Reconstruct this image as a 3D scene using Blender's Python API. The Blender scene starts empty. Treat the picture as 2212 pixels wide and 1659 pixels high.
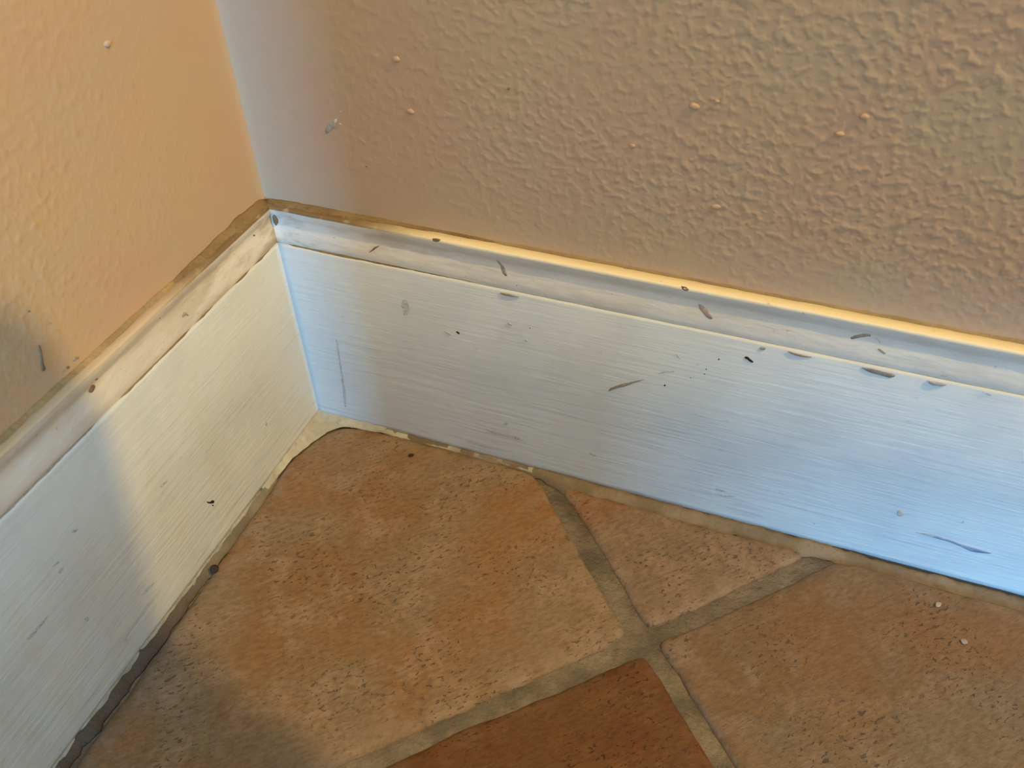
import bpy, bmesh, math, random
from mathutils import Vector, Matrix, noise, geometry

scene = bpy.context.scene
col = scene.collection

# ---------------------------------------------------------------- camera
cam_data = bpy.data.cameras.new('camera')
cam = bpy.data.objects.new('camera', cam_data)
col.objects.link(cam)
cam_data.sensor_fit = 'HORIZONTAL'
cam_data.sensor_width = 36.0
cam_data.lens = 29.489
cam_data.clip_start = 0.01
cam_rot = Matrix(((0.939768, -0.221953, 0.259947),
                  (0.341431, 0.645417, -0.683273),
                  (-0.01612, 0.730872, 0.682324)))
cam.matrix_world = Matrix.Translation((0.24433, -0.30214, 0.35497)) @ cam_rot.to_4x4()
cam_data.dof.use_dof = True
cam_data.dof.focus_distance = 0.405
cam_data.dof.aperture_fstop = 13.0
scene.camera = cam

# ---------------------------------------------------------------- light and exposure
world = bpy.data.worlds.new('room_ambience')
scene.world = world
world.use_nodes = True
bg = world.node_tree.nodes['Background']
bg.inputs[0].default_value = (0.95, 1.0, 1.03, 1)
bg.inputs[1].default_value = 1.06

scene.view_settings.view_transform = 'Standard'
scene.view_settings.look = 'None'
scene.view_settings.gamma = 1.0
scene.view_settings.use_curve_mapping = False
scene.view_settings.exposure = 0.0


def area_light(name, loc, target, sx, sy, power, color, shape='RECTANGLE'):
    d = bpy.data.lights.new(name, 'AREA')
    d.shape = shape
    d.size = sx
    d.size_y = sy
    d.energy = power
    d.color = color
    o = bpy.data.objects.new(name, d)
    o.location = loc
    o.rotation_euler = (Vector(target) - Vector(loc)).to_track_quat('-Z', 'Y').to_euler()
    col.objects.link(o)
    return o


# warm ceiling lamp, high above and to the right, nearly in line with the right wall
WARM = Vector((0.66, -0.095, 0.82)).normalized() * 2.3
area_light('warm_ceiling_lamp', WARM, (0.1, -0.05, 0.1), 0.026, 0.026, 25.5, (1.0, 0.67, 0.20), 'DISK')
# daylight entering low through a glazed door behind the photographer
area_light('door_daylight', (0.36, -2.40, 0.55), (0.3, 0.0, 0.1), 0.5, 0.9, 310.0, (0.11, 0.46, 0.98))


# ---------------------------------------------------------------- material helpers
class NT:
    def __init__(self, name):
        self.m = bpy.data.materials.new(name)
        self.m.use_nodes = True
        self.t = self.m.node_tree
        self.b = self.t.nodes['Principled BSDF']

    def n(self, typ, props=None, **ins):
        nd = self.t.nodes.new(typ)
        for k, v in (props or {}).items():
            setattr(nd, k, v)
        for k, v in ins.items():
            self.set(nd, k, v)
        return nd

    def set(self, nd, key, v):
        key = int(key[1:]) if key[0] == 'i' and key[1:].isdigit() else key.replace('_', ' ')
        s = nd.inputs[key]
        if isinstance(v, bpy.types.NodeSocket):
            self.t.links.new(v, s)
        else:
            s.default_value = v

    def pos(self, scale=(1, 1, 1), rot=0.0):
        g = self.n('ShaderNodeNewGeometry')
        mp = self.n('ShaderNodeMapping')
        self.t.links.new(g.outputs['Position'], mp.inputs['Vector'])
        mp.inputs['Scale'].default_value = scale
        if rot:
            # rotate first, then stretch
            r = self.n('ShaderNodeVectorRotate', {'rotation_type': 'Z_AXIS'}, Angle=rot)
            self.t.links.new(g.outputs['Position'], r.inputs['Vector'])
            self.t.links.new(r.outputs[0], mp.inputs['Vector'])
        return mp.outputs[0]

    def noise(self, vec, scale, detail=2.0, rough=0.5, dist=0.0):
        return self.n('ShaderNodeTexNoise', None, Vector=vec, Scale=scale, Detail=detail,
                      Roughness=rough, Distortion=dist).outputs[0]

    def ramp(self, fac, a, b, lo=0.0, hi=1.0):
        return self.n('ShaderNodeMapRange', {'interpolation_type': 'SMOOTHSTEP'},
                      Value=fac, From_Min=a, From_Max=b, To_Min=lo, To_Max=hi).outputs[0]

    def math(self, op, a, b):
        return self.n('ShaderNodeMath', {'operation': op}, i0=a, i1=b).outputs[0]

    def mix(self, fac, a, b, blend='MIX'):
        nd = self.t.nodes.new('ShaderNodeMix')
        nd.data_type = 'RGBA'
        nd.blend_type = blend
        for idx, v in ((0, fac), (6, a), (7, b)):
            if isinstance(v, bpy.types.NodeSocket):
                self.t.links.new(v, nd.inputs[idx])
            else:
                nd.inputs[idx].default_value = v if idx == 0 else (*v, 1)
        return nd.outputs[2]

    def xyz(self):
        g = self.n('ShaderNodeNewGeometry')
        s = self.n('ShaderNodeSeparateXYZ')
        self.t.links.new(g.outputs['Position'], s.inputs[0])
        return s.outputs[0], s.outputs[1], s.outputs[2]

    def bump(self, height, dist, strength=1.0, prev=None):
        nd = self.n('ShaderNodeBump', None, Strength=strength, Distance=dist)
        self.t.links.new(height, nd.inputs['Height'])
        if prev is not None:
            self.t.links.new(prev, nd.inputs['Normal'])
        return nd.outputs[0]

    def out(self, color, rough=0.6, normal=None, spec=0.4):
        self.set(self.b, 'Base Color', color if isinstance(color, bpy.types.NodeSocket) else (*color, 1))
        self.set(self.b, 'Roughness', rough)
        self.set(self.b, 'Specular IOR Level', spec)
        if normal is not None:
            self.t.links.new(normal, self.b.inputs['Normal'])
        return self.m


def wall_paint(name, along, amount):
    """tan emulsion over hand-rolled orange-peel plaster; the relief fades out into the corner"""
    k = NT(name)
    x, y, z = k.xyz()
    p = k.pos()
    a = x if along == 'x' else k.math('MULTIPLY', y, -1.0)
    n_big = k.noise(p, 14.0, 2.0)
    n_big2 = k.noise(k.pos((1, 1, 1), 0.7), 23.0, 1.0)
    c = k.mix(k.ramp(n_big, 0.35, 0.65), (0.595, 0.42, 0.245), (0.60, 0.40, 0.25))
    c = k.mix(k.ramp(n_big2, 0.45, 0.7, 0.0, 0.5), c, (0.55, 0.43, 0.27))
    blobs = k.ramp(k.noise(p, 330.0, 0.8, 0.4, 0.0), 0.42, 0.80)
    blobs2 = k.ramp(k.noise(p, 190.0, 0.5, 0.4, 0.0), 0.45, 0.82)
    fine = k.noise(p, 700.0, 2.0)
    mask = k.ramp(a, 0.0, 0.21, 0.12, 1.0)
    patch = k.ramp(k.noise(p, 20.0, 1.0), 0.3, 0.6, 0.55, 1.0)
    low = k.ramp(z, 0.14, 0.175, 0.35, 1.0)
    h = k.math('ADD', k.math('MULTIPLY', blobs, 0.6), k.math('MULTIPLY', blobs2, 0.6))
    h = k.math('MULTIPLY', k.math('MULTIPLY', h, mask), k.math('MULTIPLY', patch, low))
    h = k.math('ADD', h, k.math('MULTIPLY', fine, 0.03))
    return k.out(c, 0.75, k.bump(h, amount), 0.25)


def board_paint(name, along):
    k = NT(name)
    st = (0.06, 1, 1) if along == 'x' else (1, 0.06, 1)
    p = k.pos()
    ps = k.pos(st)
    streak = k.noise(ps, 420.0, 3.0, 0.6)
    blot = k.noise(p, 26.0, 3.0, 0.6)
    c = k.mix(k.ramp(blot, 0.35, 0.75), (0.68, 0.68, 0.60), (0.62, 0.62, 0.555))
    x, y, z = k.xyz()
    lowdirt = k.math('MULTIPLY', k.ramp(k.noise(ps, 240.0, 3.0, 0.7), 0.52, 0.70), k.ramp(z, 0.035, 0.0, 0.0, 0.75))
    c = k.mix(lowdirt, c, (0.42, 0.40, 0.37))
    specks = k.ramp(k.noise(k.pos((0.5, 0.5, 1)), 330.0, 2.0, 0.5), 0.72, 0.78, 0.0, 0.35)
    c = k.mix(specks, c, (0.45, 0.42, 0.38))
    nb = k.bump(k.math('ADD', streak, k.math('MULTIPLY', k.noise(p, 55.0, 2.0), 1.4)), 0.00035)
    return k.out(c, 0.42, nb, 0.4)


def cap_paint(name, along, dirt_reach, dirt_amount, ledge_glow_dirt):
    k = NT(name)
    x, y, z = k.xyz()
    a = x if along == 'x' else k.math('MULTIPLY', y, -1.0)
    st = (0.3, 1, 1) if along == 'x' else (1, 0.3, 1)
    p = k.pos()
    c = k.mix(k.ramp(k.noise(k.pos(st), 60.0, 3.0, 0.6), 0.3, 0.7), (0.80, 0.73, 0.59), (0.76, 0.70, 0.58))
    smudge = k.ramp(k.noise(k.pos(st), 75.0, 4.0, 0.65), 0.42, 0.62)
    near = k.ramp(a, dirt_reach, 0.0, dirt_amount * 0.22, dirt_amount)
    c = k.mix(k.math('MULTIPLY', smudge, near), c, (0.44, 0.33, 0.19))
    # right ledge painted lamp-lit yellow, left ledge dirt tan; brown grime in the corner
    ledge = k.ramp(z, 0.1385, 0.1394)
    c = k.mix(k.math('MULTIPLY', ledge, 0.92), c, ledge_glow_dirt)
    brown = k.math('MULTIPLY', ledge, k.math('MULTIPLY', k.ramp(a, 0.105, 0.045), k.ramp(k.noise(p, 150.0, 3.0), 0.25, 0.5, 0.6, 1.0)))
    c = k.mix(brown, c, (0.22, 0.14, 0.055))
    specks = k.ramp(k.noise(p, 420.0, 2.0), 0.71, 0.76, 0.0, 0.5)
    c = k.mix(specks, c, (0.36, 0.29, 0.2))
    nb = k.bump(k.math('ADD', k.noise(k.pos(st), 260.0, 3.0), k.noise(p, 70.0, 2.0)), 0.0005)
    return k.out(c, 0.5, nb, 0.35)


def terracotta():
    k = NT('terracotta_tile')
    info = k.n('ShaderNodeObjectInfo')
    p = k.pos()
    pr = k.pos((0.42, 1.0, 1.0), -math.pi / 4)
    big = k.noise(p, 13.0, 4.0, 0.62, 0.4)
    mid = k.noise(p, 48.0, 4.0, 0.65)
    c = k.mix(k.ramp(big, 0.42, 0.58), (0.248, 0.132, 0.050), (0.245, 0.162, 0.082))
    c = k.mix(k.ramp(mid, 0.46, 0.64, 0.0, 0.8), c, (0.32, 0.205, 0.112))
    c = k.mix(k.ramp(k.noise(p, 9.0, 2.0, 0.5), 0.52, 0.70, 0.0, 0.6), c, (0.29, 0.12, 0.030))
    grain = k.noise(pr, 520.0, 4.0, 0.7)
    c = k.mix(k.ramp(grain, 0.35, 0.7, 0.0, 0.5), c, (0.10, 0.052, 0.022))
    pit_zone = k.ramp(k.noise(p, 24.0, 3.0), 0.40, 0.62, 0.1, 1.0)
    pitf = k.ramp(k.noise(k.pos((0.6, 1.0, 1.0), -math.pi / 4), 560.0, 2.5, 0.6, 0.4), 0.60, 0.67)
    pits = k.math('MULTIPLY', pitf, pit_zone)
    c = k.mix(k.math('MULTIPLY', pits, 0.62), c, (0.06, 0.032, 0.014))
    c = k.mix(1.0, c, info.outputs['Color'], 'MULTIPLY')
    # pale grout haze wiped over the tile's rim
    at = k.n('ShaderNodeAttribute', {'attribute_name': 'rim'})
    rim = k.math('MULTIPLY', at.outputs['Fac'], k.ramp(k.noise(p, 75.0, 4.0, 0.65), 0.42, 0.64))
    c = k.mix(k.math('MULTIPLY', rim, 0.62), c, (0.28, 0.185, 0.11))
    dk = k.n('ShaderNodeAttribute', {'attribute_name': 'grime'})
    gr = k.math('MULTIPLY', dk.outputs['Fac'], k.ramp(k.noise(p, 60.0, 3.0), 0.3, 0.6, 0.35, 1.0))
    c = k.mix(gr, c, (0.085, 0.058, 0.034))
    h = k.math('SUBTRACT', k.math('MULTIPLY', grain, 0.7), k.math('MULTIPLY', pits, 0.8))
    nb = k.bump(h, 0.0006)
    nb = k.bump(mid, 0.0012, 1.0, nb)
    return k.out(c, 0.62, nb, 0.3)


def mortar(name, c1, c2, scale=160.0, rough=0.9, bump=0.0008):
    k = NT(name)
    p = k.pos()
    c = k.mix(k.ramp(k.noise(p, scale * 0.25, 3.0), 0.35, 0.65), c1, c2)
    c = k.mix(k.ramp(k.noise(p, scale * 3, 3.0), 0.5, 0.8, 0.0, 0.5), c, tuple(v * 0.5 for v in c1))
    return k.out(c, rough, k.bump(k.noise(p, scale * 1.8, 4.0, 0.65), bump), 0.2)


def left_joint():
    """sandy filler that turns dirty grey-brown away from the corner"""
    k = NT('left_joint_filler')
    x, y, z = k.xyz()
    p = k.pos()
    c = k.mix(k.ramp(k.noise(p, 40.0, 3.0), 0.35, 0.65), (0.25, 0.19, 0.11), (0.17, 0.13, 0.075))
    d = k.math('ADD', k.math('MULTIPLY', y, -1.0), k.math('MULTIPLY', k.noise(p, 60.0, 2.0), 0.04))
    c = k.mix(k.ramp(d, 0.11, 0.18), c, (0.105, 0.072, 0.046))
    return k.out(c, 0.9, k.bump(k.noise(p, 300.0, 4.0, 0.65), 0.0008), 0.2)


def plain(name, c, rough=0.7, soft=False):
    k = NT(name)
    p = k.pos()
    cc = k.mix(k.ramp(k.noise(p, 500.0, 2.0), 0.3, 0.7), c, tuple(v * 0.72 for v in c))
    m = k.out(cc, rough, None, 0.25)
    if soft:
        k.set(k.b, 'Alpha', k.ramp(k.noise(p, 900.0, 3.0, 0.6), 0.36, 0.62, 0.05, 0.42))
    return m


M = {
    'wall_right': wall_paint('tan_wall_paint_right', 'x', 0.00062),
    'wall_left': wall_paint('tan_wall_paint_left', 'y', 0.00032),
    'board_x': board_paint('white_board_paint_right', 'x'),
    'board_y': board_paint('white_board_paint_left', 'y'),
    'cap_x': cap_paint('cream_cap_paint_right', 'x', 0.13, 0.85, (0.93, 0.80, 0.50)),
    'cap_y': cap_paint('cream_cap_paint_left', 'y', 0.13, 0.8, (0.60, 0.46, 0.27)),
    'tile': terracotta(),
    'grout': mortar('sandy_grout', (0.265, 0.205, 0.135), (0.15, 0.118, 0.078), 200.0, 0.9, 0.0016),
    'joint': mortar('sandy_joint_filler', (0.255, 0.185, 0.11), (0.17, 0.122, 0.07), 160.0),
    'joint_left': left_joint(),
    'bead': mortar('dirty_beige_bead', (0.42, 0.36, 0.24), (0.25, 0.21, 0.13), 220.0, 0.7),
    'caulk': mortar('cream_caulk', (0.52, 0.45, 0.30), (0.42, 0.36, 0.23), 120.0, 0.6, 0.0006),
    'grime': mortar('brown_grime', (0.23, 0.145, 0.055), (0.30, 0.20, 0.085), 200.0, 0.8),
    'smear': mortar('tan_paint_smear', (0.42, 0.29, 0.13), (0.33, 0.22, 0.095), 150.0, 0.8),
    'gap_shade': plain('dark_gap_shade', (0.05, 0.035, 0.022)),
    'scuff': plain('grey_scuff', (0.40, 0.40, 0.37), 0.6, True),
    'scuff_solid': plain('blue_grey_scuff', (0.33, 0.36, 0.42), 0.5),
    'pale': plain('bare_pale_paint', (0.56, 0.49, 0.38), 0.6),
    'crumb': plain('pale_crumb', (0.40, 0.31, 0.20), 0.8),
    'tan': plain('tan_undercoat', (0.42, 0.33, 0.23), 0.7),
    'pink': plain('pinkish_undercoat', (0.50, 0.37, 0.28), 0.7),
    'brown': plain('brown_dirt', (0.28, 0.185, 0.105), 0.8),
    'rust': plain('rusty_dirt', (0.16, 0.05, 0.02), 0.8),
    'black': plain('dark_dirt', (0.045, 0.028, 0.015), 0.8),
    'blocker_brown': plain('brown_blocker', (0.22, 0.13, 0.07), 0.5),  # only for the added unseen light blockers
}


# ---------------------------------------------------------------- object helpers
def tag(o, label=None, cat=None, group=None, kind=None):
    for k_, v in (('label', label), ('category', cat), ('group', group), ('kind', kind)):
        if v:
            o[k_] = v
    return o


def mesh_obj(name, verts, faces, mat, parent=None, smooth=False):
    me = bpy.data.meshes.new(name)
    me.from_pydata([tuple(v) for v in verts], [], faces)
    bm = bmesh.new()
    bm.from_mesh(me)
    bmesh.ops.recalc_face_normals(bm, faces=bm.faces)
    bm.to_mesh(me)
    bm.free()
    if mat:
        me.materials.append(mat)
    if smooth:
        for p in me.polygons:
            p.use_smooth = True
    o = bpy.data.objects.new(name, me)
    col.objects.link(o)
    if parent:
        o.parent = parent
    return o


def empty(name, loc=(0, 0, 0)):
    o = bpy.data.objects.new(name, None)
    o.empty_display_size = 0.05
    o.location = loc
    col.objects.link(o)
    return o


def n1(t, seed=0.0):
    return noise.noise(Vector((t, seed, 3.7)))


LEN = 1.60           # how far floor, walls and boards run from the corner
HW = 2.40            # wall height
H = 0.1402           # top of the baseboard
h0 = 0.1200          # top of the flat board
D = 0.0084           # thickness of the flat board


def frange(a, b, step):
    n = max(1, int(round((b - a) / step)))
    return [a + (b - a) * i / n for i in range(n + 1)]


def runs():
    return frange(0, 0.55, 0.006) + frange(0.60, LEN, 0.1)


# local frame of each side: s runs along the wall from the corner, d out of the wall, z up
def P_right(s, d, z):
    return Vector((s, -d, z))


def P_left(s, d, z):
    return Vector((d, -s, z))


# ---------------------------------------------------------------- walls
def build_wall(name, P, mat, label):
    ss = [-0.10, 0.0] + [0.0015, 0.003, 0.005] + frange(0.012, 0.55, 0.012) + [LEN]
    zs = [-0.05, 0.0] + frange(0.12, 0.45, 0.012) + [HW]
    verts, faces = [], []
    for s in ss:
        for z in zs:
            d = 0.0
            if 0 <= s < 0.005:
                d = 0.0007 * (1 - s / 0.005) ** 2                     # plaster rounds into the corner
            if s > 0 and s < 0.5:
                d += 0.0004 * n1(s * 16, z * 16)
            verts.append(P(s, d if s >= 0 else 0.0, z))
    nz = len(zs)
    for i in range(len(ss) - 1):
        for j in range(nz - 1):
            faces.append((i * nz + j, (i + 1) * nz + j, (i + 1) * nz + j + 1, i * nz + j + 1))
    # close the slab at the back
    back = len(verts)
    for s in ss:
        for z in zs:
            verts.append(P(s, -0.10, z))
    n = len(ss)
    for i in range(n - 1):
        for j in (0, nz - 1):
            faces.append((i * nz + j, (i + 1) * nz + j, back + (i + 1) * nz + j, back + i * nz + j))
        for j in range(nz - 1):
            faces.append((back + i * nz + j, back + (i + 1) * nz + j, back + (i + 1) * nz + j + 1, back + i * nz + j + 1))
    for i in (0, n - 1):
        for j in range(nz - 1):
            faces.append((i * nz + j, i * nz + j + 1, back + i * nz + j + 1, back + i * nz + j))
    o = mesh_obj(name, verts, faces, mat, None, True)
    return tag(o, label, 'wall', None, 'structure')


wall_right = build_wall('wall_right', P_right, M['wall_right'],
                        'tan painted right wall with orange-peel plaster texture above the bluish baseboard')
wall_left = build_wall('wall_left', P_left, M['wall_left'],
                       'smoother tan painted left wall lit warm yellow beside the corner')


# ---------------------------------------------------------------- baseboards
# (depth, height) of the moulded cap, from the wall over the ledge down to the flat board
CAP = [(0.0, H), (0.0054, H), (0.0063, H - 0.0001), (0.0067, H - 0.0005), (0.0067, H - 0.0016), (0.0064, H - 0.0034),
       (0.0057, H - 0.0050), (0.0051, H - 0.0063), (0.0050, H - 0.0072), (0.0053, H - 0.0090), (0.0059, H - 0.0112),
       (0.0065, H - 0.0135), (0.0069, H - 0.0155), (0.0071, H - 0.0175), (0.0071, H - 0.0192), (0.0067, H - 0.0200),
       (0.0060, h0 - 0.0012), (0.0, h0 - 0.0012)]
BOARD = [(0.0, h0), (0.0070, h0), (0.0079, h0 - 0.0002), (0.0084, h0 - 0.0008), (0.0084, 0.060), (0.0084, 0.004),
         (0.0082, 0.0012), (0.0, 0.0012)]


def extrude_profile(name, P, prof, mat, parent, wob, seed, inset):
    ss = runs()
    verts, faces = [], []
    k = len(prof)
    for s in ss:
        for j, (d, z) in enumerate(prof):
            w = 0.0
            if d > 0.001:
                w = wob * (n1(s * 55, seed) + 0.5 * n1(s * 190, seed + j * 0.35))
            # mitre: the two runs meet on the diagonal of the corner
            verts.append(P(max(s, d + inset), d + w, z + (0.5 * w if d > 0.001 else 0)))
    for i in range(len(ss) - 1):
        for j in range(k):
            jj = (j + 1) % k
            faces.append((i * k + j, (i + 1) * k + j, (i + 1) * k + jj, i * k + jj))
    faces.append(tuple(range(k)))
    faces.append(tuple((len(ss) - 1) * k + j for j in reversed(range(k))))
    o = mesh_obj(name, verts, faces, mat, parent, True)
    return o


def strip(name, P, mat, parent, s0, s1, step, width, height, z0, base_d, seed, wall_side=False):
    """irregular bead lying in an inside joint: width/height are functions of s"""
    ss = frange(s0, s1, step)
    verts, faces = [], []
    for i, s in enumerate(ss):
        tp = min(1.0, 0.15 + (s - s0) / 0.006, 0.15 + (s1 - s) / 0.006)
        w = max(0.0003, tp * width(s) * (1 + 0.35 * n1(s * 130, seed) + 0.25 * n1(s * 420, seed + 2)))
        hh = max(0.0002, tp * height(s) * (1 + 0.4 * n1(s * 150, seed + 5) + 0.3 * n1(s * 460, seed + 7)))
        sec = [(-0.0003, -0.0010), (-0.0003, hh), (0.22 * w, 0.80 * hh), (0.55 * w, 0.42 * hh), (w, 0.00005), (w, -0.0010)]
        for d, z in sec:
            verts.append(P(max(s, base_d + d + 0.00002), base_d + d, z0 + z))
    k = 6
    for i in range(len(ss) - 1):
        for j in range(k):
            jj = (j + 1) % k
            faces.append((i * k + j, (i + 1) * k + j, (i + 1) * k + jj, i * k + jj))
    faces.append(tuple(range(k)))
    faces.append(tuple((len(ss) - 1) * k + j for j in reversed(range(k))))
    return mesh_obj(name, verts, faces, mat, parent, True)


base_right = tag(empty('baseboard_right'), 'white baseboard along the right wall, tinted blue by daylight, with cream cap', 'baseboard', None, 'structure')
base_left = tag(empty('baseboard_left'), 'off-white baseboard along the left wall, warm lit with a shadow across its end', 'baseboard', None, 'structure')

board_r = extrude_profile('board', P_right, BOARD, M['board_x'], base_right, 0.00022, 1.0, 0.0)
cap_r = extrude_profile('cap_moulding', P_right, CAP, M['cap_x'], base_right, 0.00025, 2.0, 0.0)
board_l = extrude_profile('board', P_left, BOARD, M['board_y'], base_left, 0.00018, 3.0, 0.00004)
cap_l = extrude_profile('cap_moulding', P_left, CAP, M['cap_y'], base_left, 0.00022, 4.0, 0.00004)

# dirty paint lines where cap meets wall: thick brown grime in the corner, a thin tan smear further on
sm = lambda x, a, b: max(0.0, min(1.0, (x - a) / (b - a)))
strip('grime_line', P_right, M['grime'], cap_r, 0.001, 0.125, 0.003, lambda s: 0.0010 + 0.0028 * (1 - sm(s, 0.03, 0.10)),
      lambda s: 0.0012, H, 0.0, 11.0)
strip('grime_line', P_right, M['smear'], cap_r, 0.120, 0.9, 0.004, lambda s: 0.0011, lambda s: 0.0012, H, 0.0, 15.0)
strip('grime_line', P_left, M['grime'], cap_l, 0.001, 0.075, 0.003, lambda s: 0.0030 + 0.0020 * (1 - sm(s, 0.02, 0.07)),
      lambda s: 0.0010 + 0.0016 * (1 - sm(s, 0.02, 0.07)), H, 0.0, 12.0)
strip('grime_line', P_left, M['smear'], cap_l, 0.072, 0.9, 0.004, lambda s: 0.0026, lambda s: 0.0011, H, 0.0, 16.0)
# grime in the groove between cap and board: right only near the corner, left in dashes
strip('grime_line', P_right, M['grime'], cap_r, 0.012, 0.118, 0.002, lambda s: 0.0013 * (1 - 0.6 * sm(s, 0.05, 0.118)),
      lambda s: 0.0012, h0, 0.0062, 13.0)
for a, b in ((0.012, 0.030), (0.031, 0.047), (0.060, 0.076), (0.079, 0.128), (0.140, 0.250)):
    strip('grime_line', P_left, M['grime'] if b < 0.13 else M['tan'], cap_l, a, b, 0.002, lambda s: 0.0011, lambda s: 0.0012, h0, 0.0062, 14.0 + a * 30)

# dark hole where the two caps fail to meet
for (s, z, r) in ((0.0080, 0.1325, 0.0022), (0.0082, 0.1215, 0.0016)):
    verts, faces = [], []
    n = 14
    for ring, (rr, dd) in enumerate(((1.0, 0.0), (0.55, 0.0008))):
        for i in range(n):
            t = 2 * math.pi * i / n
            q = 1 + 0.35 * n1(t * 1.3, z * 900)
            verts.append(Vector((s + 0.55 * r * rr * q * math.cos(t), -0.0058 - dd, z + 1.5 * r * rr * q * math.sin(t))))
    for i in range(n):
        faces.append((i, (i + 1) % n, n + (i + 1) % n, n + i))
    faces.append(tuple(range(n, 2 * n)))
    faces.append(tuple(reversed(range(n))))
    mesh_obj('mitre_gap', verts, faces, M['brown'], cap_r)


# ---------------------------------------------------------------- floor
GR = -0.0022         # grout surface below the tile tops
vs, fs = [], []
gx = frange(-0.05, 0.45, 0.004) + [0.6, LEN]
gy = frange(0.05, -0.30, 0.004) + [-0.6, -LEN]
for x in gx:
    for y in gy:
        z = GR + 0.0005 * n1(x * 90, y * 90) + 0.0003 * n1(x * 260, y * 260 + 9)
        vs.append((x, y, z))
ny = len(gy)
for i in range(len(gx) - 1):
    for j in range(ny - 1):
        fs.append((i * ny + j, (i + 1) * ny + j, (i + 1) * ny + j + 1, i * ny + j + 1))
o0 = len(vs)
for (x, y) in ((-0.05, 0.05), (LEN, 0.05), (LEN, -LEN), (-0.05, -LEN)):
    vs.append((x, y, -0.06))
fs.append((o0, o0 + 1, o0 + 2, o0 + 3))
top = [0 * ny + 0, (len(gx) - 1) * ny + 0, (len(gx) - 1) * ny + ny - 1, ny - 1]
e_top = [i * ny for i in range(len(gx))]
e_rt = [(len(gx) - 1) * ny + j for j in range(ny)]
e_bt = [i * ny + ny - 1 for i in range(len(gx))]
e_lf = [j for j in range(ny)]
fs.append(tuple(e_top + [o0 + 1, o0]))
fs.append(tuple(e_rt + [o0 + 2, o0 + 1]))
fs.append(tuple(list(reversed(e_bt)) + [o0 + 3, o0 + 2]))
fs.append(tuple(list(reversed(e_lf)) + [o0, o0 + 3]))
floor = mesh_obj('floor', vs, fs, M['grout'], None, True)
tag(floor, 'terracotta tile floor laid diagonally with sandy grout lines', 'floor', None, 'structure')


def resample(poly, step):
    out = []
    n = len(poly)
    for i in range(n):
        a = Vector(poly[i])
        b = Vector(poly[(i + 1) % n])
        m = max(1, int((b - a).length / step))
        for q in range(m):
            out.append(a + (b - a) * q / m)
    return out


def smooth_loop(pts, it):
    n = len(pts)
    for _ in range(it):
        pts = [(pts[i - 1] + pts[i] * 2 + pts[(i + 1) % n]) / 4 for i in range(n)]
    return pts


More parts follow.
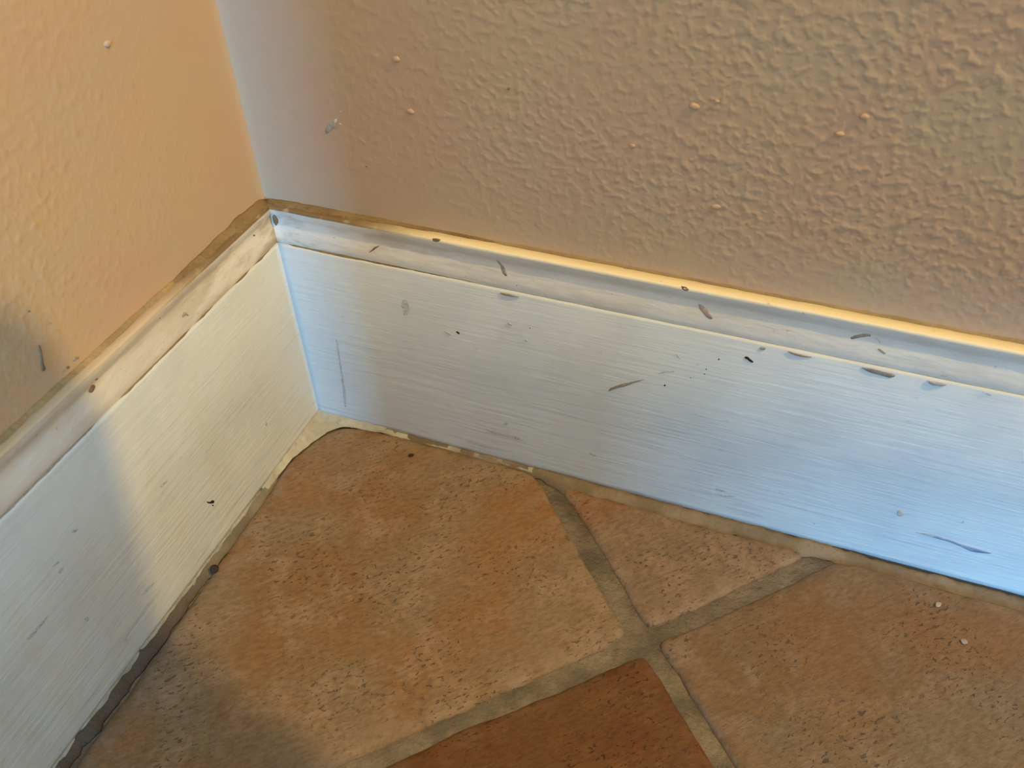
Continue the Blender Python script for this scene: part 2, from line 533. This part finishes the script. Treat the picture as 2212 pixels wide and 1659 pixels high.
def build_tile(poly, color, seed, label=None, tilt=(0, 0), dz=0.0, haze=1.0):
    area = sum(poly[i][0] * poly[(i + 1) % len(poly)][1] - poly[(i + 1) % len(poly)][0] * poly[i][1] for i in range(len(poly)))
    if area < 0:
        poly = poly[::-1]
    pts = smooth_loop(resample(poly, 0.0025), 3)
    n = len(pts)
    nor = []
    for i in range(n):
        t = pts[(i + 2) % n] - pts[i - 2]
        t.normalize()
        nor.append(Vector((-t.y, t.x)))
    nor = smooth_loop(nor, 6)
    cx = sum(p.x for p in pts) / n
    cy = sum(p.y for p in pts) / n
    rings = [(0.0, -0.012), (0.0, -0.0024), (0.0007, -0.0011), (0.0020, -0.0004), (0.0042, 0.0)]
    verts, faces = [], []
    flat = []
    for r, (ins, z) in enumerate(rings):
        for i in range(n):
            wob = 0.0007 * n1(pts[i].x * 70 + seed, pts[i].y * 70) + 0.0004 * n1(pts[i].x * 240, pts[i].y * 240 + seed)
            q = pts[i] + nor[i] * (ins + (wob if r < 4 else wob * 0.5))
            verts.append((q.x, q.y, z))
            flat.append(q)
    for r in range(len(rings) - 1):
        for i in range(n):
            j = (i + 1) % n
            faces.append((r * n + i, r * n + j, (r + 1) * n + j, (r + 1) * n + i))
    faces.append(tuple(reversed(range(n))))
    last = (len(rings) - 1) * n
    edge = flat[last:]
    nq = len(faces)
    # inner points so that the face can rise and fall a little
    step = 0.007
    xs = [p.x for p in edge]
    ys = [p.y for p in edge]
    inner = []
    gx_ = min(xs)
    while gx_ < max(xs):
        gy_ = min(ys)
        while gy_ < max(ys):
            p = Vector((gx_, gy_))
            dmin = min((p - e).length for e in edge[::2])
            if dmin > 0.0035:
                ins_ = False
                for i in range(n):
                    u, v = edge[i], edge[i - 1]
                    if (u.y > p.y) != (v.y > p.y) and p.x < (v.x - u.x) * (p.y - u.y) / (v.y - u.y) + u.x:
                        ins_ = not ins_
                if ins_:
                    inner.append(p)
            gy_ += step
        gx_ += step
    cv, _, cf, ov, _, _ = geometry.delaunay_2d_cdt(edge + inner, [], [list(range(n))], 1, 1e-6)
    remap = {}
    for i, v in enumerate(cv):
        src_ = [q_ for q_ in ov[i] if q_ < n]
        if src_:
            remap[i] = last + src_[0]
        else:
            remap[i] = len(verts)
            verts.append((v.x, v.y, 0.00035 * n1(v.x * 28 + seed, v.y * 28)))
    for f_ in cf:
        faces.append(tuple(remap[i] for i in f_))
    verts = [(x, y, z + dz + tilt[0] * (x - cx) + tilt[1] * (y - cy)) for x, y, z in verts]
    rim = []
    for k_, v in enumerate(verts):
        if k_ < last:
            rim.append(1.0)
        else:
            p = Vector((v[0], v[1]))
            rim.append(max(0.0, 1.0 - min((p - e).length for e in edge[::2]) / 0.011))
    me = bpy.data.meshes.new('tile')
    me.from_pydata(verts, [], faces)
    me.materials.append(M['tile'])
    for p in me.polygons:
        p.use_smooth = len(p.vertices) <= 4
    at = me.attributes.new('rim', 'FLOAT', 'POINT')
    at.data.foreach_set('value', [r_ * haze for r_ in rim])
    g = me.attributes.new('grime', 'FLOAT', 'POINT')
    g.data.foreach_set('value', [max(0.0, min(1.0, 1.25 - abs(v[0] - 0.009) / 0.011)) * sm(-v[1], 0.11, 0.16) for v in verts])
    o = bpy.data.objects.new('tile', me)
    o.color = (*color, 1)
    col.objects.link(o)
    o.parent = floor
    if label:
        o['label'] = label
    return o


def mmm(pts):
    return [(a / 1000.0, b / 1000.0) for a, b in pts]


CORNER = mmm([(15.5, -288), (15.3, -245), (14.7, -211.2), (14.8, -189.7), (14.5, -167.8), (13.6, -141.5), (13.2, -117.9), (12.4, -81.0),
              (11.4, -60.5), (11.2, -45.0), (16.4, -28.1), (21.7, -18.3), (29.5, -12.8), (43.2, -10.2), (60.5, -9.9),
              (86.5, -9.7), (115.3, -9.7), (136.6, -10.0), (145.5, -12.0), (152.0, -17.0), (160.5, -26.7), (180.0, -48.2),
              (201.3, -71.5), (215.4, -85.5), (219.6, -89.7), (216.5, -94.3), (184.7, -126.6), (148.8, -161.6),
              (119.1, -191.3), (40, -271), (20, -291)])
TRI = mmm([(163.4, -13.6), (185.5, -13.5), (216.6, -14.7), (246.1, -15.1), (266.8, -15.1), (289.0, -14.6), (293.6, -15.4),
           (292.4, -18.5), (283.2, -27.7), (264.8, -46.7), (248.1, -64.4), (227.7, -84.5), (225.2, -82.9), (205.4, -59.6),
           (184.6, -37.5), (164.0, -17.5)])
RIGHT = mmm([(232.8, -89.8), (247.9, -76.1), (272.1, -51.9), (291.0, -32.8), (300.8, -21.8), (306.5, -16.6), (318.1, -14.0),
             (339.2, -14.6), (366.3, -14.9), (393.4, -14.9), (460, -14.5), (588, -14.5), (596, -19), (666, -89), (666, -95),
             (456, -305), (449, -305), (276.3, -134.8), (252.2, -109.2)])
DARK = mmm([(229.0, -97.0), (249.3, -118.1), (268.2, -137.2), (443, -312), (443, -318), (232, -529), (226, -529), (14, -317),
            (15, -311), (139.3, -183.0), (165.8, -155.6), (202.9, -122.2)])
build_tile(CORNER, (1.0, 1.0, 1.0), 1.0, 'large mottled tile cut to fit the corner', haze=1.25)
build_tile(TRI, (0.90, 0.87, 0.92), 2.0, 'small triangular tile against the right baseboard', dz=-0.0002)
build_tile(RIGHT, (0.76, 0.78, 0.82), 3.0, 'pitted brown tile at the right', haze=0.5)
build_tile(DARK, (0.55, 0.35, 0.13), 4.0, 'darker reddish tile at the front', haze=0.2)


# the rest of the diagonal tiling beyond the picture
def clip(poly, f):
    out = []
    n = len(poly)
    for i in range(n):
        a, b = poly[i], poly[(i + 1) % n]
        fa, fb = f(a), f(b)
        if fa >= 0:
            out.append(a)
        if (fa >= 0) != (fb >= 0):
            t = fa / (fa - fb)
            out.append((a[0] + (b[0] - a[0]) * t, a[1] + (b[1] - a[1]) * t))
    return out


random.seed(5)
TS = 0.325
U0, V0 = 0.2264, 0.0958          # the visible grout crossing in diagonal coordinates
R2 = math.sqrt(0.5)
built = {(-1, -1), (-1, 0), (0, 0), (0, -1)}
for i in range(-2, 6):
    for j in range(-6, 5):
        if (i, j) in built:
            continue
        g = 0.0075
        u0, u1 = U0 + i * TS + g, U0 + (i + 1) * TS - g
        v0, v1 = V0 + j * TS + g, V0 + (j + 1) * TS - g
        poly = [((u + v) * R2, (v - u) * R2) for u, v in ((u0, v0), (u1, v0), (u1, v1), (u0, v1))]
        for fn in (lambda p: p[0] - 0.0135, lambda p: -0.0145 - p[1], lambda p: 1.1 - p[0], lambda p: p[1] + 1.1):
            poly = clip(poly, fn) if len(poly) > 2 else []
        if len(poly) < 3:
            continue
        ar = abs(sum(poly[q][0] * poly[(q + 1) % len(poly)][1] - poly[(q + 1) % len(poly)][0] * poly[q][1] for q in range(len(poly)))) / 2
        if ar < 0.004:
            continue
        t = random.uniform(0.82, 1.05)
        build_tile(poly, (t, t * random.uniform(0.86, 1.0), t * random.uniform(0.8, 1.0)), 10.0 + i * 3 + j)

# joints between tiles and boards
j_r = strip('floor_joint', P_right, M['joint'], board_r, 0.050, 0.75, 0.003,
            lambda s: 0.0030 + 0.0055 * sm(s, 0.14, 0.16), lambda s: 0.0030 - 0.0012 * sm(s, 0.29, 0.33), -0.0015, D, 21.0)
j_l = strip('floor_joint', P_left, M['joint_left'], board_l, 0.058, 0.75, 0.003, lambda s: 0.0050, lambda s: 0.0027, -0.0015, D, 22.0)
strip('caulk_bead', P_right, M['caulk'], board_r, 0.018, 0.075, 0.002, lambda s: 0.0022 + 0.0030 * (1 - sm(s, 0.02, 0.05)), lambda s: 0.0015, -0.0003, D, 23.0)
strip('caulk_bead', P_right, M['bead'], board_r, 0.070, 0.160, 0.002, lambda s: 0.0019, lambda s: 0.0014, -0.0003, D, 27.0)
strip('caulk_bead', P_left, M['caulk'], board_l, 0.030, 0.075, 0.002, lambda s: 0.0024, lambda s: 0.0024, -0.0003, D, 24.0)
strip('caulk_bead', P_left, M['bead'], board_l, 0.070, 0.250, 0.002, lambda s: 0.0011, lambda s: 0.0017, 0.0002, D, 28.0)
# thin dark strip painted as the shadow in the slit under the right board
strip('shadow_slit', P_right, M['gap_shade'], board_r, 0.295, 0.75, 0.004, lambda s: 0.0004, lambda s: 0.0008, 0.0004, D, 25.0)

# pale caulk filling the corner behind the rounded tile
cc = mmm([(8.2, -62), (11.6, -58), (11.8, -45.0), (14.6, -36.0), (17.0, -28.6), (20.4, -20.8), (24.0, -15.8), (28.0, -13.2), (33.5, -12.0),
          (40.0, -11.0), (52.0, -10.0), (54.0, -8.2), (30, -8.2), (8.2, -8.2), (8.2, -30)])
pts = resample(cc, 0.0015)
verts = []
for p in pts:
    verts.append((p.x + 0.0003 * n1(p.x * 500, p.y * 500), p.y + 0.0003 * n1(p.y * 500, p.x * 500), 0.0))
bm = bmesh.new()
bv = [bm.verts.new(v) for v in verts]
bm.faces.new(bv)
bmesh.ops.triangulate(bm, faces=bm.faces[:])
for _ in range(3):
    bmesh.ops.subdivide_edges(bm, edges=[e for e in bm.edges if e.calc_length() > 0.0022], cuts=1)
    bmesh.ops.triangulate(bm, faces=bm.faces[:])
for v in bm.verts:
    e = min(v.co.x - D, -v.co.y - D)
    v.co.z = -0.0004 + 0.0026 * max(0.0, 1 - e / 0.0045) ** 2 + 0.0005 * n1(v.co.x * 300, v.co.y * 300)
me = bpy.data.meshes.new('corner_caulk')
bmesh.ops.recalc_face_normals(bm, faces=bm.faces)
bm.to_mesh(me)
bm.free()
for p in me.polygons:
    p.use_smooth = True
me.materials.append(M['caulk'])
oc = bpy.data.objects.new('corner_caulk', me)
col.objects.link(oc)
oc.parent = base_left
oc['label'] = 'pale cream caulk smeared into the floor corner'


# ---------------------------------------------------------------- wear and marks on boards, caps and walls
# (name, surface, material, outline in millimetres on that surface)
MARKS = [
    ('scuff_mark','RB','scuff',[(336.7,27.0),(344.3,28.1),(351.0,27.6),(361.2,26.4),(366.5,26.1),(371.1,25.7),(367.1,24.2),(364.1,23.7),(362.2,23.5),(360.9,24.4),(355.6,25.5),(350.0,26.7)]),
    ('paint_drip','RB','pale',[(325.7,36.9),(325.9,38.7),(326.7,39.4),(327.9,39.1),(328.9,38.0),(328.6,36.5),(327.7,35.2),(326.5,35.4)]),
    ('dirt_speck','RB','black',[(241.6,110.9),(242.3,111.8),(243.5,111.6),(244.5,110.6),(245.7,110.0),(246.5,109.2),(245.6,108.8),(244.0,109.5),(243.2,110.4),(242.1,110.4)]),
    ('dirt_speck','RB','rust',[(230.9,107.2),(231.5,107.5),(231.9,106.8),(231.6,106.1),(231.0,106.4)]),
    ('dirt_speck','RB','black',[(226.2,99.8),(227.0,100.0),(227.3,99.5),(226.7,99.0)]),
    ('dirt_speck','RB','black',[(225.8,96.7),(226.5,97.0),(227.1,96.4),(226.5,96.0)]),
    ('dirt_speck','RB','black',[(208.8,84.2),(209.2,85.0),(209.9,84.7),(210.0,83.8),(209.3,83.4)]),
    ('dirt_speck','RB','black',[(220.1,92.7),(220.8,92.8),(221.1,92.2),(220.5,92.0)]),
    ('dirt_speck','RB','black',[(103.0,88.9),(104.4,89.0),(105.6,87.9),(104.9,87.3),(103.6,87.9)]),
    ('dirt_speck','RB','black',[(142.0,101.3),(142.6,101.6),(142.9,101.1),(142.3,100.7)]),
    ('scuff_mark','RB','tan',[(182.8,72.2),(183.5,74.3),(186.3,76.8),(189.0,78.9),(193.2,81.5),(199.9,85.3),(194.6,81.2),(190.6,77.7),(187.8,76.2),(185.0,74.0)]),
    ('scuff_mark','RB','scuff',[(205.1,90.2),(208.9,93.1),(213.5,94.3),(210.3,92.5),(208.3,92.0)]),
    ('scratch','RB','scuff',[(31.0,64.1),(31.9,64.3),(30.9,42.7),(30.2,24.3),(28.5,11.6),(27.5,11.3),(28.6,23.8),(29.8,42.3)]),
    ('paint_chip','RB','tan',[(288.7,118.7),(292.2,119.2),(297.0,118.9),(302.3,118.7),(302.6,117.7),(300.6,116.3),(298.2,116.6),(293.1,117.0),(290.9,117.6)]),
    ('paint_chip','RB','tan',[(258.7,119.2),(262.1,119.0),(265.8,118.8),(269.2,118.8),(266.0,117.9),(263.0,117.8),(260.4,118.3)]),
    ('paint_chip','RB','tan',[(127.3,118.6),(130.6,119.0),(133.5,118.8),(137.5,118.6),(133.5,117.8),(129.8,117.8)]),
    ('paint_flake','RB','pale',[(246.9,117.7),(247.8,118.8),(250.0,118.9),(249.8,118.0),(249.4,117.1),(247.8,117.0)]),
    ('paint_flake','RB','pale',[(314.4,118.8),(317.8,119.0),(322.3,119.1),(320.5,117.5),(317.1,117.4)]),
    ('dent','RB','scuff',[(315.0,117.9),(316.3,118.0),(319.1,117.5),(317.2,117.1)]),
    ('dent','RB','scuff',[(334.8,119.2),(336.8,119.0),(339.3,118.1),(338.1,117.7)]),
    ('scuff_mark','RB','scuff',[(75.5,101.6),(77.4,102.6),(78.4,99.2),(79.0,96.2),(76.7,92.4),(74.3,91.8),(75.7,95.4),(74.0,97.1)]),
    ('scuff_mark','RB','scuff',[(116.3,22.5),(122.0,23.0),(127.7,22.4),(134.2,23.1),(138.2,22.0),(138.7,21.1),(134.2,22.0),(127.7,21.3),(121.2,21.3)]),
    ('scuff_mark','RB','scuff',[(175.4,24.5),(178.1,25.1),(179.9,23.5),(177.8,23.2)]),
    ('dirt_speck','RB','scuff',[(127.3,31.7),(128.6,32.5),(130.0,32.3),(129.4,30.6),(127.9,29.9)]),
    ('scuff_mark','RB','scuff',[(241.8,22.0),(245.2,22.5),(248.1,22.1),(244.8,20.8)]),
    ('scuff_mark','RB','scuff',[(242.3,18.3),(247.9,18.9),(253.4,20.0),(247.4,17.4)]),
    ('scratch','RB','pale',[(96.9,87.5),(98.9,87.2),(101.4,85.6),(99.6,85.9)]),
    ('scratch','RB','pale',[(139.5,93.9),(140.5,93.7),(141.5,92.3),(140.2,92.5)]),
    ('scratch','RB','pale',[(130.8,101.8),(132.4,101.6),(133.8,100.7),(132.1,100.6)]),
    ('scratch','RB','pale',[(212.0,104.8),(213.4,103.9),(215.0,102.1),(213.9,102.7)]),
    ('dirt_speck','RB','scuff',[(292.4,14.7),(293.0,15.5),(293.5,15.5),(293.1,14.1)]),
    ('dirt_speck','RB','scuff',[(352.5,41.2),(353.1,42.4),(353.5,42.4),(353.2,41.1)]),
    ('paint_chip','RC','tan',[(125.1,134.8),(126.5,133.6),(129.3,130.8),(130.8,127.4),(129.6,127.3),(128.1,128.7),(127.1,131.3),(125.7,133.0)]),
    ('paint_chip','RC','pink',[(218.1,132.1),(220.1,131.8),(222.5,130.2),(225.6,126.9),(224.3,126.3),(222.6,127.0),(220.1,129.2),(218.7,130.5)]),
    ('nick','RC','brown',[(209.5,140.2),(211.4,140.4),(213.8,139.8),(212.8,138.9),(211.6,138.6)]),
    ('nick','RC','brown',[(93.7,140.1),(96.3,140.6),(98.4,140.4),(96.9,139.1),(94.7,139.0)]),
    ('paint_chip','RC','tan',[(281.0,130.3),(282.9,132.0),(286.0,133.5),(287.9,134.0),(288.8,133.2),(286.4,132.0),(283.3,130.6),(282.0,129.7)]),
    ('dirt_speck','RC','black',[(287.7,133.2),(288.4,133.4),(288.9,132.9),(288.3,132.4)]),
    ('scratch','RC','scuff',[(290.4,132.8),(291.2,132.5),(293.2,131.0),(292.9,130.6)]),
    ('paint_chip','RC','tan',[(292.4,128.2),(294.1,128.2),(296.6,126.7),(295.4,126.5)]),
    ('scratch','RC','scuff',[(318.1,122.4),(319.6,122.2),(321.4,122.3),(320.9,121.6),(319.3,121.6)]),
    ('dirt_speck','RC','black',[(135.2,123.8),(135.6,124.1),(135.9,123.4),(135.4,123.2)]),
    ('dirt_speck','RC','black',[(179.8,129.0),(180.2,129.1),(180.5,128.6),(180.0,128.4)]),
    ('dirt_speck','RC','brown',[(59.0,124.9),(62.3,128.5),(65.6,130.1),(62.1,127.0)]),
    ('dirt_speck','LB','black',[(-108.7,33.5),(-106.7,30.7),(-105.3,30.7),(-104.1,28.5),(-105.1,27.8),(-107.1,29.9),(-108.4,31.7)]),
    ('dirt_speck','LB','black',[(-106.7,28.4),(-105.5,27.3),(-105.6,26.3),(-106.7,27.3)]),
    ('dirt_speck','LB','scuff',[(-55.3,36.1),(-53.9,36.2),(-52.7,34.3),(-53.1,33.1),(-54.7,33.9)]),
    ('scratch','LB','scuff',[(-129.2,67.6),(-127.4,67.6),(-123.6,66.1),(-125.9,65.7),(-128.1,66.1)]),
    ('scuff_mark','LB','scuff',[(-173.4,90.0),(-171.8,89.4),(-170.3,88.1),(-172.0,88.2),(-173.2,89.1)]),
    ('scratch','LB','scuff',[(-161.1,27.4),(-157.5,27.5),(-152.8,26.1),(-156.1,25.9),(-159.3,26.2)]),
    ('scuff_mark','LB','scuff',[(-209.8,68.1),(-207.1,68.0),(-203.5,68.5),(-198.1,67.6),(-200.1,67.0),(-203.9,66.9),(-207.5,66.4)]),
    ('dirt_speck','LB','scuff',[(-179.0,16.7),(-178.0,17.0),(-176.8,16.1),(-177.7,15.4)]),
    ('dirt_speck','LB','scuff',[(-188.3,48.5),(-186.9,49.3),(-186.1,47.2),(-186.7,46.1),(-187.9,46.8)]),
    ('dirt_speck','LB','scuff',[(-173.1,89.6),(-171.7,89.5),(-170.8,88.3),(-171.8,88.1)]),
    ('scratch','LB','scuff',[(-187.0,84.9),(-183.9,84.3),(-182.9,83.7),(-185.0,83.8)]),
    ('scratch','LB','scuff',[(-186.4,80.4),(-183.6,80.2),(-183.5,79.0),(-186.0,78.8)]),
    ('paint_chip','LC','brown',[(-137.5,132.4),(-136.1,133.6),(-134.3,134.0),(-133.3,132.6),(-134.3,131.7),(-136.0,131.1)]),
    ('dirt_speck','LC','brown',[(-132.6,135.4),(-131.2,134.9),(-131.2,134.0),(-132.5,134.2)]),
    ('scuff_mark','LC','scuff',[(-165.3,135.7),(-163.7,135.5),(-163.6,134.8),(-164.9,134.9)]),
    ('scuff_mark','LC','scuff',[(-174.3,137.7),(-173.1,137.9),(-173.0,137.4),(-173.9,137.0)]),
    ('dirt_speck','LC','brown',[(-93.1,136.2),(-92.3,136.0),(-91.9,135.2),(-92.8,135.1)]),
    ('dirt_speck','LC','brown',[(-21.5,132.8),(-20.3,132.7),(-19.5,131.6),(-20.7,131.6)]),
    ('scratch','LC','tan',[(-81.4,127.8),(-79.1,129.0),(-77.9,127.2),(-77.8,125.9),(-79.0,127.6),(-80.7,127.3)]),
    ('scuff_mark','LW','brown',[(-143.7,160.0),(-143.0,160.0),(-143.4,157.7),(-144.5,154.5),(-145.5,151.3),(-145.3,150.0),(-146.2,149.6),(-147.4,150.8),(-146.5,152.1),(-145.3,154.5),(-144.4,157.2)]),
    ('dirt_speck','LW','brown',[(-141.2,173.8),(-140.5,174.3),(-140.0,173.4),(-140.4,172.8)]),
    ('dirt_speck','LW','tan',[(-136.0,164.4),(-135.2,164.9),(-134.6,164.0),(-135.0,163.5)]),
    ('dirt_speck','LW','brown',[(-137.8,144.2),(-136.9,144.5),(-136.1,143.4),(-136.6,142.9),(-137.6,143.1)]),
    ('dirt_speck','LW','tan',[(-134.1,144.8),(-132.7,145.3),(-130.9,144.1),(-130.7,143.1),(-132.1,144.2),(-133.6,143.9)]),
    ('dirt_speck','LW','tan',[(-140.1,144.2),(-139.1,144.6),(-138.5,143.9),(-139.7,143.2)]),
    ('paint_chip','RW','pale',[(42.3,181.5),(43.3,184.1),(45.9,187.0),(49.3,189.5),(49.8,188.2),(48.3,186.3),(48.5,185.3),(45.7,183.8),(44.2,182.2),(43.1,181.0)]),
    ('paint_chip','RW','pale',[(49.9,186.9),(50.8,187.7),(51.6,186.9),(50.5,186.1)]),
    ('paint_chip','RW','pale',[(51.3,192.9),(52.2,193.5),(52.8,192.9),(51.9,192.3)]),
    ('dirt_speck','RW','brown',[(60.2,167.9),(61.0,168.5),(61.9,168.2),(60.8,167.5)]),
    ('dirt_speck','RW','brown',[(129.7,213.6),(130.5,214.3),(131.5,213.9),(130.6,213.1)]),
]
SURF = {
    'RB': (board_r, lambda a, z, e: (a, -(D + 0.0002 + e), z)),
    'RC': (cap_r, None),
    'RW': (wall_right, lambda a, z, e: (a, -(0.00035 + e), z)),
    'LB': (board_l, lambda a, z, e: (D + 0.0002 + e, a, z)),
    'LC': (cap_l, None),
    'LW': (wall_left, lambda a, z, e: (0.00035 + e, a, z)),
}


def cap_depth(z):
    for (d0, z0), (d1, z1) in zip(CAP[1:], CAP[2:]):
        if z1 <= z <= z0 and z0 > z1:
            return d0 + (d1 - d0) * (z0 - z) / (z0 - z1)
    return 0.0066


SURF['RC'] = (cap_r, lambda a, z, e: (a, -(cap_depth(z) + 0.0001 + e), z))
SURF['LC'] = (cap_l, lambda a, z, e: (cap_depth(z) + 0.0001 + e, a, z))

for name, surf, mat, outline in MARKS:
    par, fn = SURF[surf]
    pts = smooth_loop(resample(mmm(outline), 0.0006), 1)
    n = len(pts)
    c = sum(pts, Vector((0, 0))) / n
    verts = [fn(p.x, p.y, -0.0005) for p in pts]
    verts += [fn(p.x, p.y, 0.00004) for p in pts]
    verts += [fn(c.x + (p.x - c.x) * 0.6, c.y + (p.y - c.y) * 0.6, 0.00016) for p in pts]
    faces = []
    for r in (0, 1):
        for i in range(n):
            j = (i + 1) % n
            faces.append((r * n + i, r * n + j, (r + 1) * n + j, (r + 1) * n + i))
    faces.append(tuple(2 * n + i for i in range(n)))
    faces.append(tuple(reversed(range(n))))
    key = mat
    if mat == 'scuff' and name == 'scuff_mark' and outline[0][0] > 330:
        key = 'scuff_solid'
    mesh_obj(name, verts, faces, M[key], par, True)

# lumps of plaster standing proud of the walls
NUBS = [
    ('RW', 86.1, 197.8, 0.0016, 0), ('RW', 218.0, 176.9, 0.0017, 0), ('RW', 263.1, 221.4, 0.0014, 0),
    ('RW', 256.4, 213.9, 0.0014, 0), 
    ('RW', 82.2, 219.5, 0.0015, 0), ('RW', 212.0, 219.9, 0.0010, 0), ('LW', -64.7, 239.9, 0.0016, 0),
    ('RW', 182.2, 197.4, 0.0012, 0), ('RW', 204.2, 216.8, 0.0017, 0),
]
random.seed(11)
for q, (surf, a, z, r, t) in enumerate(NUBS):
    par = SURF[surf][0]
    mat = M['wall_right'] if surf == 'RW' else M['wall_left']
    if t:
        mat = M['pale']
    verts, faces = [], []
    n = 10
    for ring, (rr, ee) in enumerate(((1.0, -0.0004), (0.8, 0.35), (0.45, 0.85), (0.0, 1.0))):
        for i in range(n if rr else 1):
            th = 2 * math.pi * i / n
            w = 1 + 0.3 * n1(th * 1.2, q * 3.3)
            aa = a / 1000 + r * rr * w * math.cos(th) * 1.25
            zz = z / 1000 + r * rr * w * math.sin(th) * 0.8
            e = ee * r * 0.26 if ring else ee
            verts.append(SURF[surf][1](aa, zz, e))
    for ring in range(2):
        for i in range(n):
            j = (i + 1) % n
            faces.append((ring * n + i, ring * n + j, (ring + 1) * n + j, (ring + 1) * n + i))
    for i in range(n):
        faces.append((2 * n + i, 2 * n + (i + 1) % n, 3 * n))
    faces.append(tuple(reversed(range(n))))
    mesh_obj('plaster_lump', verts, faces, mat, par, True)


# ---------------------------------------------------------------- crumbs lying on the floor
def crumb(name, xy, r, mat, label, seed, squash=0.6, stretch=1.3, ang=0.4):
    bm = bmesh.new()
    bmesh.ops.create_icosphere(bm, subdivisions=2, radius=r)
    for v in bm.verts:
        k_ = 1 + 0.28 * noise.noise(v.co * (1.3 / r) + Vector((seed, 0, 0)))
        v.co = Vector((v.co.x * k_ * stretch, v.co.y * k_, v.co.z * k_ * squash))
    lo = min(v.co.z for v in bm.verts)
    for v in bm.verts:
        v.co.z -= lo
    me = bpy.data.meshes.new(name)
    bm.to_mesh(me)
    bm.free()
    me.materials.append(mat)
    o = bpy.data.objects.new(name, me)
    o.location = (xy[0] / 1000, xy[1] / 1000, 0.0)
    o.rotation_euler.z = ang
    col.objects.link(o)
    return tag(o, label, 'crumb', 'crumbs on the floor')


crumb('dirt_crumb', (14.6, -125.2), 0.0022, M['black'], 'dark round crumb beside the left baseboard', 1.0, 0.8, 1.0)
crumb('paint_crumb', (355.2, -26.2), 0.0012, M['crumb'], 'pale angular crumb on the right tile nearest the baseboard', 2.0, 0.5, 1.5, 1.0)
crumb('paint_crumb', (366.2, -43.0), 0.0014, M['crumb'], 'pale round crumb on the right tile further from the baseboard', 3.0, 0.5, 1.1)
crumb('dirt_crumb', (75.3, -21.8), 0.0011, M['black'], 'tiny black crumb on the corner tile near the right baseboard', 4.0, 0.6, 1.5)


# ---------------------------------------------------------------- unseen blockers, added to shape the light in view
def rounded_slab(name, cx, cy, sx, sy, r, z0, z1, mat, parent, rot=0.0, seg=8):
    pts = []
    for qx, qy, a0 in ((1, 1, 0), (-1, 1, 90), (-1, -1, 180), (1, -1, 270)):
        for i in range(seg + 1):
            a = math.radians(a0 + 90 * i / seg)
            pts.append(Vector((qx * (sx / 2 - r) + r * math.cos(a), qy * (sy / 2 - r) + r * math.sin(a))))
    ca, sa = math.cos(rot), math.sin(rot)
    pts = [Vector((cx + p.x * ca - p.y * sa, cy + p.x * sa + p.y * ca)) for p in pts]
    n = len(pts)
    b = min(0.004, (z1 - z0) / 4)
    c = Vector((cx, cy))
    verts = []
    for sc, z in ((b, z0), (0, z0 + b), (0, z1 - b), (b, z1)):
        for p in pts:
            d = (p - c).normalized() * sc
            verts.append((p.x - d.x, p.y - d.y, z))
    faces = [tuple(reversed(range(n))), tuple(3 * n + i for i in range(n))]
    for k_ in range(3):
        for i in range(n):
            j = (i + 1) % n
            faces.append((k_ * n + i, k_ * n + j, (k_ + 1) * n + j, (k_ + 1) * n + i))
    return mesh_obj(name, verts, faces, mat, parent)


# added unseen blocker: its rounded top corner shades the end of the left baseboard from the ceiling lamp
TC = Vector((0.507, -0.1560))
TROT = math.radians(-15)
tx, ty = Vector((math.cos(TROT), math.sin(TROT))), Vector((-math.sin(TROT), math.cos(TROT)))
ctr = TC + tx * 0.30 - ty * 0.30
lamp_blocker = tag(empty('added_lamp_blocker', (0, 0, 0)), 'unseen blocker with a rounded top, added to shade the left baseboard', 'lamp_blocker')
rounded_slab('blocker_top', ctr.x, ctr.y, 0.60, 0.60, 0.030, 0.730, 0.755, M['blocker_brown'], lamp_blocker, TROT)
rounded_slab('blocker_post', ctr.x, ctr.y, 0.07, 0.07, 0.02, 0.025, 0.730, M['blocker_brown'], lamp_blocker, TROT)
rounded_slab('blocker_foot', ctr.x, ctr.y, 0.34, 0.34, 0.05, 0.0, 0.025, M['blocker_brown'], lamp_blocker, TROT)

# added unseen blocker: keeps most daylight off the wall, except below and beside it
daylight_blocker = tag(empty('added_daylight_blocker', (0, 0, 0)), 'unseen low blocker, added to mask the daylight on the right wall', 'daylight_blocker')
BY = -0.86
rounded_slab('blocker_base', 0.195, BY, 0.235, 0.20, 0.006, 0.0, 0.152, M['blocker_brown'], daylight_blocker)
rounded_slab('blocker_box', 0.6775, BY, 1.20, 0.22, 0.010, 0.152, 0.50, M['blocker_brown'], daylight_blocker)
rounded_slab('blocker_end', 1.245, BY, 0.04, 0.20, 0.008, 0.0, 0.152, M['blocker_brown'], daylight_blocker)
